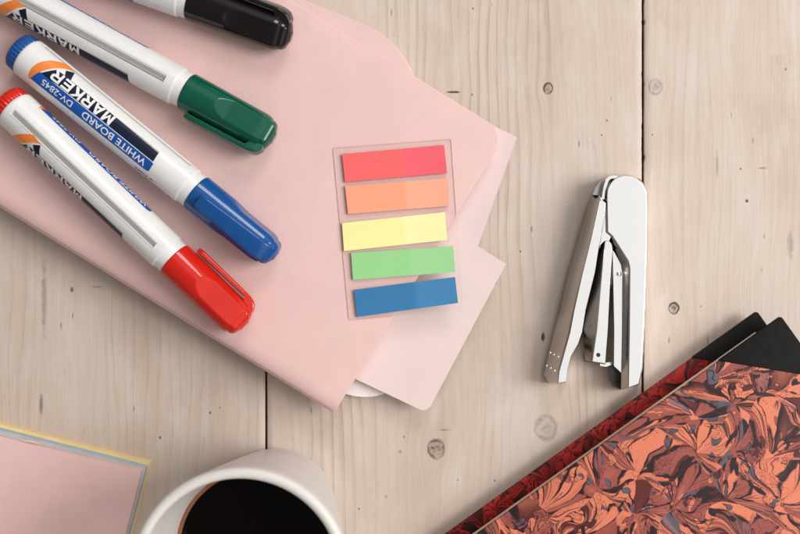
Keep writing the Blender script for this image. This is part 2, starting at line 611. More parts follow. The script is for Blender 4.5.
def cloth_material():
    m = Mat("black_book_cloth", 0.7, 0.14)
    x, y, z = m.coords()
    w = m.voronoi(m.vec(x, y, z), 34.0, "F1")
    n = m.noise(m.vec(x, y, z), 2.0, 4, 0.6)
    m.color(m.ramp(n, [(0.3, (0.006, 0.006, 0.006)), (0.7, (0.011, 0.0105, 0.010))]))
    d = m.voronoi(m.vec(x, y, 1.0), 3.2, "F1").ss(0.02, 0.06, 0.35, 0.0)
    m.color(m.mix(d, m.ramp(n, [(0.3, (0.006, 0.006, 0.006)), (0.7, (0.012, 0.0115, 0.011))]), (0.30, 0.28, 0.26)))
    m.bump(w, 0.20, 0.0004)
    return m.m


M["black_cloth"] = cloth_material()


def tab_material(name, left, right, split):
    """paper flag: dense sticky-free half and a paler see-through half; local X runs along the flag"""
    m = Mat(name, 0.6, 0.25)
    x, y, z = m.coords()
    n = m.noise(m.vec(x, y, z), 1.2, 3, 0.6) - 0.5
    c = m.mix((x - split).ss(-0.12, 0.12), left, right)
    c = m.mix((n + 0.5).ss(0.3, 0.7, 0.0, 0.10), c, tuple(min(1, k * 1.15 + 0.02) for k in left))
    m.color(c)
    m.bump(n, 0.05, 0.0005)
    return m.m


def film_material(name, tint, refl=0.08, alpha=0.9):
    m = bpy.data.materials.new(name)
    m.use_nodes = True
    nt = m.node_tree
    nt.nodes.clear()
    out = nt.nodes.new("ShaderNodeOutputMaterial")
    tr = nt.nodes.new("ShaderNodeBsdfTransparent")
    nz = nt.nodes.new("ShaderNodeTexNoise")
    nz.inputs["Scale"].default_value = 90
    cr = nt.nodes.new("ShaderNodeValToRGB")
    cr.color_ramp.elements[0].color = (*[k * 0.98 for k in tint], 1)
    cr.color_ramp.elements[1].color = (*tint, 1)
    nt.links.new(nz.outputs[0], cr.inputs[0])
    nt.links.new(cr.outputs[0], tr.inputs[0])
    gl = nt.nodes.new("ShaderNodeBsdfGlossy")
    gl.inputs["Roughness"].default_value = 0.12
    mx = nt.nodes.new("ShaderNodeMixShader")
    fr = nt.nodes.new("ShaderNodeFresnel")
    fr.inputs[0].default_value = 1.16
    nt.links.new(fr.outputs[0], mx.inputs[0])
    nt.links.new(tr.outputs[0], mx.inputs[1])
    nt.links.new(gl.outputs[0], mx.inputs[2])
    nt.links.new(mx.outputs[0], out.inputs[0])
    return m


M["film"] = film_material("clear_film", (1.0, 0.998, 0.997))
M["film_edge"] = varied("film_cut_edge", (0.45, 0.29, 0.28), 0.4)

# ------------------------------------------------------------------ the table
def build_table():
    bm = bmesh.new()
    seams = [(266, 0.032), (643, 0.036)]
    xs = [-32.0] + [(s[0] - 400) / K for s in seams] + [32.0]
    gaps = [0.0] + [s[1] for s in seams] + [0.0]
    ny = 640
    y0, y1 = -26.0, 26.0
    for pi in range(3):
        xl, xr = xs[pi] + gaps[pi], xs[pi + 1] - gaps[pi + 1]
        rows = []
        for j in range(ny + 1):
            y = y0 + (y1 - y0) * j / ny

            def rag(side):
                v = noise.noise(Vector((y * 0.9, side * 13.7 + pi * 5, 1.0))) * 0.018
                c = noise.noise(Vector((y * 2.3, side * 7.1 + pi * 3, 4.0)))
                v += max(0.0, c - 0.25) * 0.12 * (1.3 if pi == 2 else 0.8)
                v += noise.noise(Vector((y * 7.0, side * 3.1 + pi, 9.0))) * 0.008
                return v
            a, b = rag(0), rag(1)
            if pi == 0:
                a = 0
            if pi == 2:
                b = 0
            if pi == 1:
                a *= 0.35
            if pi == 0:
                b *= 0.35
            z = 0.0
            sec = [(xl, -0.6), (xl + max(0, a) * 0.6, -0.13), (xl + 0.012 + a, -0.035), (xl + 0.05 + a, 0.0 + z)]
            sec += [(xl + 0.30, 0.0), (xl + (xr - xl) * 0.5, 0.0), (xr - 0.30, 0.0)]
            sec += [(xr - 0.05 - b, 0.0 + z), (xr - 0.012 - b, -0.035), (xr - max(0, b) * 0.6, -0.13), (xr, -0.6)]
            rows.append([bm.verts.new((sx * CM, y * CM, sz * CM)) for sx, sz in sec])
        for r0, r1 in zip(rows[:-1], rows[1:]):
            for i in range(len(r0) - 1):
                bm.faces.new((r0[i], r0[i + 1], r1[i + 1], r1[i]))
    # bearer under the boards
    q = [bm.verts.new((sx * 32 * CM, sy * 26 * CM, -0.55 * CM)) for sx, sy in ((-1, -1), (1, -1), (1, 1), (-1, 1))]
    bm.faces.new(q).material_index = 1
    o = make("table", bm, [M["wood"], M["under"]], deg=50, recalc=False)
    o["kind"] = "structure"
    o["label"] = "whitewashed pine table boards with dark seams and small knots"
    o["category"] = "table"


build_table()

# ------------------------------------------------------------------ pink notebooks and papers
ZT = 1.70      # height of the pink notebook's cover, cm


def unit(a, b):
    v = Vector(b) - Vector(a)
    return v.normalized()


def pink_notebook():
    root = thing("notebook", "large pink notebook with rounded corner, topmost of the pile under the markers", "notebook", P(250, 200, 0.9))
    base = root.location.copy()
    B = P(333, 415, ZT).to_2d()
    R = P(507, 133, ZT).to_2d()
    e = (R - B)
    u = Vector((-0.8480, 0.5300)).normalized()
    u = Vector((-e.y, e.x)).normalized()         # along the spine towards the top left
    Lm = 0.235
    L = B + u * Lm
    T = R + u * Lm
    pts = round_poly([B, R, T, L], [0.0012, 0.0085, 0.0085, 0.0012], 10)
    loc = lambda q: [Vector((v.x - base.x, v.y - base.y)) for v in q]
    z1 = ZT * CM - base.z
    # covers joined by a rounded spine: section swept along the spine
    bm = bmesh.new()
    slab(bm, loc(pts), z1 - 0.0016, z1, 0.0006, 4)
    w = e.normalized()
    B_l = Vector((B.x - base.x, B.y - base.y))
    for dd in (0.0004, 0.0009, 0.0015, 0.0022, 0.003, 0.004, 0.0052, 0.0066, 0.008):
        q = B_l + w * dd
        bmesh.ops.bisect_plane(bm, geom=bm.verts[:] + bm.edges[:] + bm.faces[:], plane_co=(q.x, q.y, 0), plane_no=(w.x, w.y, 0))
    for v in bm.verts:
        t = max(0.0, 1 - (v.co.to_2d() - B_l).dot(w) / 0.008)
        v.co.z -= 0.0042 * (1 - math.sqrt(max(0.0, 1 - min(1, t) ** 2.4)))
    slab(bm, loc(inset(pts, 0.0002)), 0.0, 0.0016, 0.0006, 4)
    w = e.normalized()
    rings = []
    h = (z1 - 0.0042) / 2
    for k in range(13):
        a = math.pi / 2 + math.pi * k / 12
        off = math.cos(a) * 0.0012
        zz = h + math.sin(a) * (h - 0.0002)
        pa = B + w * (0.0012 + off * 1.0) + u * 0.0012
        pb = L + w * (0.0012 + off * 1.0) - u * 0.0012
        rings.append([Vector((pa.x - base.x, pa.y - base.y, zz)), Vector((pb.x - base.x, pb.y - base.y, zz))])
    loft(bm, rings, closed=False, cap0=False, cap1=False)
    make("cover", bm, M["pink_cover"], root, 40)
    bm = bmesh.new()
    slab(bm, loc(inset(pts, 0.0016)), 0.0017, z1 - 0.0017, 0.0)
    make("pages", bm, M["page"], root)
    # notebook below
    root2 = thing("notebook", "dusty pink notebook lying under the large pink one, only its rounded top corner showing", "notebook", P(300, 100, 0))
    b2 = root2.location.copy()
    zz = 0.85
    c0 = P(447, 57, zz).to_2d()
    d = unit((0.927, -0.375, 0), (0, 0, 0)).to_2d()
    n = Vector((d.y, -d.x))
    if n.y > 0:
        n = -n
    corner = c0
    q = [corner, corner + n * 0.105, corner + n * 0.105 + d * 0.20, corner + d * 0.20]
    pts2 = round_poly(q, [0.0367, 0.01, 0.01, 0.01], 24)
    pts2 = [Vector((v.x - b2.x, v.y - b2.y)) for v in pts2]
    bm = bmesh.new()
    slab(bm, pts2, 0.0068, 0.0085, 0.0008, 4)
    slab(bm, pts2, 0.0002, 0.0016, 0.0006, 4)
    make("cover", bm, M["pink_dusty"], root2, 40)
    bm = bmesh.new()
    slab(bm, inset(pts2, 0.0012), 0.0017, 0.0067)
    make("pages", bm, M["page"], root2)


pink_notebook()


def curved_sheet(name, outline, z, mat, label, cat, bend, thick=0.0002):
    """paper sheet with a soft bend: outline in photo pixels at height z; bend(px,py) -> extra height in cm"""
    xs = [p[0] for p in outline]
    ys = [p[1] for p in outline]
    pts = [Vector((p[0], p[1])) for p in outline]
    bm = bmesh.new()
    vs = [bm.verts.new((p.x, p.y, 0)) for p in pts]
    bm.faces.new(vs)
    for ax, lo, hi in (((1, 0, 0), min(xs), max(xs)), ((0, 1, 0), min(ys), max(ys))):
        k = 14
        for i in range(1, k):
            c = lo + (hi - lo) * i / k
            co = (c, 0, 0) if ax[0] else (0, c, 0)
            bmesh.ops.bisect_plane(bm, geom=bm.verts[:] + bm.edges[:] + bm.faces[:], plane_co=co, plane_no=ax)
    for v in bm.verts:
        v.co = P(v.co.x, v.co.y, z + bend(v.co.x, v.co.y))
    bmesh.ops.recalc_face_normals(bm, faces=bm.faces[:])
    r = bmesh.ops.extrude_face_region(bm, geom=bm.faces[:])
    for v in [g for g in r["geom"] if isinstance(g, bmesh.types.BMVert)]:
        v.co.z -= thick
    o = make(name, bm, mat, None, 60)
    c = sum((v.co for v in o.data.vertices), Vector()) / len(o.data.vertices)
    o.data.transform(Matrix.Translation(-c))
    o.location = c
    return tag(o, label, cat)


curved_sheet("paper_sheet", [(484, 121), (517, 137), (477, 249), (440, 352), (395, 330), (420, 180)], 0.86, M["sheet_a"],
             "pale pink paper whose sharp corner sticks out right of the pink notebook's rounded corner", "paper",
             lambda x, y: -0.02 + 0.10 * max(0, (x - 470) / 47))
ob = [tuple(v) for v in round_poly([(430, 216), (506, 264), (427, 413), (345, 374)], [0.4, 0.6, 9.0, 0.6], 8)]
curved_sheet("paper_sheet", ob, 0.885, M["sheet_b"],
             "blush pink paper with rounded bottom corner, below the blue flag beside the notebook", "paper",
             lambda x, y: 0.0)
cb = [tuple(v) for v in round_poly([(308, 290), (422, 290), (422, 397), (308, 397)], [2, 2, 56, 56], 16)]
curved_sheet("card", cb, 0.45, M["card"],
             "white card with curved edge peeping out under the blush paper, by the notebook's bottom corner", "card",
             lambda x, y: 0.0, 0.0009)


# ------------------------------------------------------------------ index flags
def flags():
    film_px = [(333, 148), (451, 139), (463, 310), (349, 320)]
    zf = ZT + 0.01
    bm = bmesh.new()
    q = round_poly(px_poly(film_px, zf), 0.0006, 3)
    slab(bm, q, zf * CM, (zf + 0.03) * CM)
    bm.faces.ensure_lookup_table()
    bmesh.ops.recalc_face_normals(bm, faces=bm.faces[:])
    for f in bm.faces:
        if abs(f.normal.z) < 0.5:
            f.material_index = 1
    o = make("plastic_backing", bm, [M["film"], M["film_edge"]])
    c = P(397, 230, zf)
    o.data.transform(Matrix.Translation(-c))
    o.location = c
    tag(o, "clear plastic backing strip carrying the five coloured index flags", "plastic sheet")
    spec = [
        ("red", [(342, 154), (444, 145), (447, 173), (345, 182)], (0.86, 0.135, 0.14), (0.84, 0.125, 0.165), 0.60),
        ("orange", [(345, 186), (448, 178), (449, 206), (348, 214)], (0.88, 0.36, 0.22), (0.88, 0.41, 0.27), 0.58),
        ("yellow", [(342, 223), (445, 212), (447, 240), (344, 251)], (0.86, 0.83, 0.36), (0.88, 0.86, 0.43), 0.60),
        ("green", [(351, 253), (453, 246), (455, 272), (353, 280)], (0.30, 0.63, 0.265), (0.33, 0.645, 0.295), 0.58),
        ("blue", [(354, 290), (455, 277), (458, 303), (357, 317)], (0.035, 0.185, 0.40), (0.055, 0.225, 0.44), 0.60),
    ]
    words = {"red": "coral red index flag, topmost of the five on the clear strip",
             "orange": "peach orange index flag between the red and the yellow one",
             "yellow": "pale yellow index flag in the middle of the row of five",
             "green": "light green index flag between the yellow and the blue one",
             "blue": "blue index flag, lowest of the five on the clear strip"}
    for k, (nm, q, a, b, sp) in enumerate(spec):
        z0 = zf + 0.032
        th = 0.10
        zt = z0 + th
        pts = px_poly(q, zt)
        c = (pts[0] + pts[3]) / 2
        ax = (pts[1] - pts[0])
        ang = math.atan2(ax.y, ax.x)
        L = ax.length
        mat = tab_material(nm + "_flag_paper", a, b, L * 100 * sp)
        R = Matrix.Rotation(-ang, 2)
        loc = [R @ (p - c) for p in pts]
        bm = bmesh.new()
        # pad of leaves: the top leaf lifts a touch at the free end
        nx = 16
        def row(t, z):
            l0 = loc[0].lerp(loc[1], t)
            l1 = loc[3].lerp(loc[2], t)
            return [Vector((l0.x, l0.y, z)), Vector((l1.x, l1.y, z))]
        rings = []
        for i in range(nx + 1):
            t = i / nx
            lift = 0.06 * max(0, (t - 0.55) / 0.45) ** 2 * CM
            h = (th * (1.0 if t < sp else 1.0)) * CM
            a0, a1 = row(t, lift)
            b0, b1 = row(t, lift + h)
            rings.append([a0, a1, b1, b0])
        loft(bm, rings)
        o = make("index_flag", bm, mat, None, 30)
        o.location = (c.x, c.y, z0 * CM)
        o.rotation_euler = (0, 0, ang)
        tag(o, words[nm], "index flag", "index flags on the clear strip")


flags()

# ------------------------------------------------------------------ markers
RB0, RB1 = 0.82, 0.765      # barrel radius at plug and cap end, cm
PPC = 25.5                  # photo px per cm at marker height


def text_mesh_bm(txt, width, height, weight=0.02, shear=0.0):
    cu = bpy.data.curves.new("lettering", "FONT")
    cu.body = txt
    cu.size = 1.0
    cu.offset = weight
    cu.resolution_u = 3
    cu.shear = shear
    o = bpy.data.objects.new("lettering", cu)
    COL.objects.link(o)
    dg = bpy.context.evaluated_depsgraph_get()
    me = bpy.data.meshes.new_from_object(o.evaluated_get(dg))
    bpy.data.objects.remove(o)
    bpy.data.curves.remove(cu)
    bm = bmesh.new()
    bm.from_mesh(me)
    bpy.data.meshes.remove(me)
    x0 = min(v.co.x for v in bm.verts); x1 = max(v.co.x for v in bm.verts)
    y0 = min(v.co.y for v in bm.verts); y1 = max(v.co.y for v in bm.verts)
    for v in bm.verts:
        v.co.x = (v.co.x - x0) / (x1 - x0) * width
        v.co.y = (v.co.y - y0) / (y1 - y0) * height
    return bm


T_ = 0.235
BLOCK = {   # heavy block letters on a unit square, as convex pieces
    "M": [[(0, 0), (T_, 0), (T_, 1), (0, 1)], [(1 - T_, 0), (1, 0), (1, 1), (1 - T_, 1)],
          [(T_, 1), (T_, 0.62), (0.5, 0.08), (0.5, 0.44)], [(1 - T_, 1), (0.5, 0.44), (0.5, 0.08), (1 - T_, 0.62)]],
    "A": [[(0, 0), (0.25, 0), (0.5, 0.72), (0.5, 1), (0.36, 1)], [(1, 0), (0.64, 1), (0.5, 1), (0.5, 0.72), (0.75, 0)],
          [(0.312, 0.18), (0.688, 0.18), (0.618, 0.38), (0.382, 0.38)]],
    "R": [[(0, 0), (T_, 0), (T_, 1), (0, 1)], [(T_, 1), (T_, 0.81), (0.68, 0.81), (0.84, 1)], [(0.84, 1), (0.68, 0.81), (0.76, 0.75), (1, 0.86)],
          [(1, 0.86), (0.76, 0.75), (0.76, 0.64), (1, 0.53)], [(1, 0.53), (0.76, 0.64), (0.68, 0.58), (0.84, 0.39)],
          [(0.84, 0.39), (0.68, 0.58), (T_, 0.58), (T_, 0.39)], [(0.40, 0.39), (0.70, 0.39), (1, 0), (0.70, 0)]],
    "K": [[(0, 0), (T_, 0), (T_, 1), (0, 1)], [(T_, 0.34), (1.0, 1), (0.68, 1), (T_, 0.66)], [(0.36, 0.448), (0.58, 0.638), (1.02, 0), (0.70, 0)]],
    "E": [[(0, 0), (T_, 0), (T_, 1), (0, 1)], [(T_, 0), (0.95, 0), (0.95, 0.21), (T_, 0.21)], [(T_, 0.40), (0.88, 0.40), (0.88, 0.60), (T_, 0.60)],
          [(T_, 0.79), (0.95, 0.79), (0.95, 1), (T_, 1)]],
}


def block_word_bm(txt, width, height, gap=0.17):
    bm = bmesh.new()
    u = width / (len(txt) + gap * (len(txt) - 1))
    for i, ch in enumerate(txt):
        for piece in BLOCK[ch]:
            bm.faces.new([bm.verts.new(((i * (1 + gap) + a) * u, b * height, 0)) for a, b in piece])
    return bm


def barrel_r(s, Lb):
    return RB0 + (RB1 - RB0) * min(1, max(0, s / Lb))


def wrap_label(Lb, roll, logo=True):
    """one print panel wrapped on the barrel; label coordinates (s cm from plug end, angle deg)"""
    out = bmesh.new()

    def add(src, mat, lift, cuts=True):
        bmesh.ops.triangulate(src, faces=src.faces[:])
        if cuts:
            ys = [v.co.y for v in src.verts]
            xs = [v.co.x for v in src.verts]
            lo, hi = min(ys), max(ys)
            n = max(2, int((hi - lo) / 5.0))
            for i in range(1, n):
                bmesh.ops.bisect_plane(src, geom=src.verts[:] + src.edges[:] + src.faces[:], plane_co=(0, lo + (hi - lo) * i / n, 0), plane_no=(0, 1, 0))
            bmesh.ops.triangulate(src, faces=src.faces[:])
        vm = {}
        for v in src.verts:
            s, ph = v.co.x, v.co.y + roll
            r = barrel_r(s, Lb) + lift
            a = math.radians(ph)
            vm[v] = out.verts.new((s * CM, r * math.sin(a) * CM, r * math.cos(a) * CM))
        for f in src.faces:
            try:
                nf = out.faces.new([vm[v] for v in f.verts])
                nf.material_index = mat
            except ValueError:
                pass
        src.free()

    def poly(pts, mat, lift):
        b = bmesh.new()
        b.faces.new([b.verts.new((x / PPC, y, 0)) for x, y in pts])
        add(b, mat, lift)

    def words(txt, s_cap, s_plug, ph_top, ph_bot, mat, lift, weight, shear=0.0):
        w = (s_cap - s_plug) / PPC
        hgt = abs(ph_bot - ph_top)
        b = block_word_bm(txt, w, hgt) if all(c in BLOCK for c in txt) else text_mesh_bm(txt, w, hgt, weight, shear)
        for v in b.verts:            # reads from the cap towards the plug, letters' heads towards ph_top
            v.co = Vector((s_cap / PPC - v.co.x, ph_bot - v.co.y, 0))
        add(b, mat, lift)

    # 0 navy, 1 blue, 2 orange, 3 grey, 4 white, 5 red
    e = 0.004
    poly([(28, -10), (38, 27), (46, 28.5), (112, 28), (166, 25), (167.5, -3), (167, -4.5), (100, -4.5), (29, -4.5)], 0, e)
    poly([(22, -41), (24.5, -8), (28, -6.8), (167, -6.8), (169, -9), (169, -36), (166, -40.5), (26, -41)], 1, e)
    poly([(112, 28.6), (166, 25.6), (166, 30.0), (140, 30.5)], 3, e)
    n = 12
    outer = [(20.5, -46), (18.5, -30), (18.6, -10), (20.0, 6), (23.0, 22), (27.0, 38), (32.0, 52), (38.5, 66)]
    inner = [(50, 61), (43, 49), (37.5, 33), (33.0, 17), (29.0, 1), (25.5, -16), (23.0, -33)]
    poly(outer + inner, 2, e * 1.5)
    poly([(44, 43), (50.5, 58), (55, 28), (47.5, 28)], 0, e)
    words("MARKER", 112, 38, -3, 27, 4, 2 * e, 0.014)
    words("WHITE BOARD", 162, 84, -34.5, -13.0, 4, 2 * e, 0.014)
    words("DV-2845", 71, 34, -32.5, -14.5, 4, 2 * e, 0.008)
    if logo:
        words("'NSM'", 170, 152, -67, -58, 0, e, 0.02, 0.3)
        poly([(171, -66), (173, -56), (178, -60), (175, -62)], 5, e)
    return out


def marker(color, c0, c1, ctip, roll, cap_roll, label, plug=True, lift=0.0):
    """c0, c1, ctip: photo px of barrel start, cap mouth and cap tip on the axis"""
    za = ZT + RB0 + 0.005 + lift
    A, Bp = P(*c0, za), P(*ctip, za)
    d = Bp - A
    yaw = math.atan2(d.y, d.x)
    root = thing("marker", label, "marker", A, (0, 0, yaw), "whiteboard markers on the pink notebook")
    Lb = (P(*c1, za) - A).length / CM
    Lc = (Bp - A).length / CM - Lb
    capm = M["cap_" + color]
    # barrel with two moulded grooves
    bm = bmesh.new()
    nseg = 240
    ss = [0.0, 0.015, 0.05, 0.10, 0.16, 0.30, 0.34] + [0.34 + (Lb - 0.78 - 0.34) * k / 14 for k in range(1, 15)] + [Lb - 0.74, Lb - 0.40, Lb - 0.37, Lb - 0.355, Lb - 0.350, Lb + 0.02]
    rings = []
    for s in ss:
        ring = []
        for k in range(nseg):
            ph = 360.0 * k / nseg
            r = barrel_r(s, Lb)
            if s <= 0.10:
                r -= 0.07 * (1 - math.sqrt(max(0, 1 - ((0.10 - s) / 0.10) ** 2)))
            if s > Lb - 0.40:
                r -= 0.02
            if s > Lb - 0.354:
                r -= 0.035
            if 0.32 < s < Lb - 0.75:
                for g in (70.0, -110.0):
                    t = (ph - (g + roll) + 180) % 360 - 180
                    if -10 <= t <= -7.6:
                        r -= 0.10
                    elif -7 <= t <= -4.5:
                        r -= 0.12 * (t + 7) / 2.5
                    elif -4.5 < t <= 13:
                        r -= 0.12 * ((13 - t) / 17.5) ** 0.8
            a = math.radians(ph)
            ring.append(Vector((s * CM, r * math.sin(a) * CM, r * math.cos(a) * CM)))
        rings.append(ring)
    rows = loft(bm, rings)
    strip = set()
    for i, s in enumerate(ss):
        if 0.32 < s < Lb - 0.75:
            for k in range(nseg):
                ph = 360.0 * k / nseg
                for g in (70.0, -110.0):
                    if -7.2 <= (ph - (g + roll) + 180) % 360 - 180 <= 9.0:
                        strip.add(rows[i][k])
    for f in bm.faces:
        if all(v in strip for v in f.verts):
            f.material_index = 1
    barrel = make("barrel", bm, [M["white_plastic"], M["ink_window"]], root, 24)
    mats = [M["ink_navy"], M["ink_blue"], M["ink_orange"], M["ink_grey"], M["ink_white"], M["ink_red"]]
    for extra in (0, 180):
        lb = wrap_label(Lb, roll + extra, extra == 0)
        for f in lb.faces:
            f.normal_update()
        me_o = make("label_print", lb, mats, barrel, 60, recalc=False)
    # ribbed end plug
    bm = bmesh.new()
    nr = 30
    rings = []
    for s, k in ((0.06, 0.90), (-0.02, 0.93), (-0.30, 0.92), (-0.40, 0.90), (-0.47, 0.82), (-0.49, 0.74), (-0.47, 0.70), (-0.43, 0.3)):
        ring = []
        for i in range(nr * 8):
            a = 2 * math.pi * i / (nr * 8)
            rib = 0.5 + 0.5 * math.cos(a * nr)
            rr = RB0 * k
            if s > -0.48 and k > 0.75:
                rr += 0.030 * min(1, rib * 1.6) - 0.012
            ring.append(Vector((s * CM, rr * math.sin(a) * CM, rr * math.cos(a) * CM)))
        rings.append(ring)
    loft(bm, rings)
    make("end_plug", bm, capm, root, 40)
    # cap
    R = RB1 - 0.005
    bm = bmesh.new()
    nseg = 144
    N = 60
    rings = []
    samples = [0.0, 0.004, 0.012] + [0.012 + (0.90 - 0.012) * i / N for i in range(1, N + 1)]
    Rt = 0.085
    for t in samples:
        r = R * (1 - 0.05 * t)
        if t < 0.012:
            r -= 0.03 * (1 - t / 0.012)
        d = r
        if t > 0.36:
            d = r * (1 - 0.17 * min(1, (t - 0.36) / 0.13) ** 0.75) - 0.03 * max(0, t - 0.49)
        if t > 0.82:
            q = (t - 0.82) / Rt
            r *= 1 - 0.10 * q * q
            d *= 1 - 0.10 * q * q
        rings.append((t * Lc, r, d))
    # step and domed end
    tt, rr, dd = rings[-1]
    rings += [(tt + 0.01, rr - 0.035, dd - 0.035), (tt + 0.03, rr - 0.04, dd - 0.04)]
    for q in (0.2, 0.4, 0.6, 0.75, 0.88, 0.96, 1.0):
        k = math.sqrt(max(0.0, 1 - q * q)) * 0.55 + 0.45 * (1 - q ** 6)
        rings.append((tt + 0.03 + (Lc - tt - 0.03) * q, (rr - 0.04) * max(0.35, k), (dd - 0.04) * max(0.35, k)))
    vr = []
    for s, r, d in rings:
        ring = []
        for i in range(nseg):
            a = 2 * math.pi * i / nseg
            cy, cz = r * math.sin(a), r * math.cos(a)
            cy = max(-d, min(d, cy))
            ring.append(Vector((s * CM, cy * CM, cz * CM)))
        vr.append(ring)
    loft(bm, vr)
    cap = make("cap", bm, capm, root, 26)
    cap.location = (Lb * CM, 0, 0)
    cap.rotation_euler = (-math.radians(cap_roll), 0, 0)
    # clip: strap that springs from the tip and runs back beside the cap
    bm = bmesh.new()
    rings = []
    for i in range(25):
        t = i / 24
        s = Lc * (0.115 + 0.845 * t)
        hw = 0.29 + 0.10 * t
        z_out = R + 0.255 - 0.05 * t
        z_in = R + 0.055
        if t > 0.80:
            q = (t - 0.80) / 0.20
            z_out -= 0.30 * (1 - math.sqrt(max(0, 1 - q * q)))
            z_in = R + 0.055 - 0.38 * min(1, q * 3.0)
            hw *= 1 - 0.16 * q * q
        if t < 0.05:
            hw *= 0.80 + 0.20 * (t / 0.05)
            z_out -= 0.03 * (1 - t / 0.05)
        b = min(0.085, (z_out - z_in) * 0.8) if z_out > z_in else 0.01
        sec = [(-hw, z_in)]
        for k in range(6):
            q = math.pi / 2 * k / 5
            sec.append((-hw + b * (1 - math.cos(q)), z_out - b * (1 - math.sin(q))))
        sec += [(-y_, z_) for y_, z_ in sec[::-1]]
        rings.append([Vector((s * CM, y * CM, z * CM)) for y, z in sec])
    loft(bm, rings)
    make("clip", bm, capm, cap, 35)
    return root


marker("blue", (28, 57), (196, 192), (276, 256.5), 0, -8,
       "blue capped whiteboard marker with WHITE BOARD MARKER print facing up", )
marker("red", (15, 109), (174, 259), (245, 326), -73, 103,
       "red capped whiteboard marker nearest the notebook's spine edge")
marker("green", (-8, -15), (187, 91), (274, 138.5), -72, -82,
       "dark green capped whiteboard marker lying above the blue one")
marker("black", (-20, -75), (191.5, 1.0), (291.5, 37.0), 120, 66,
       "black capped whiteboard marker cut off by the top edge of the photo")


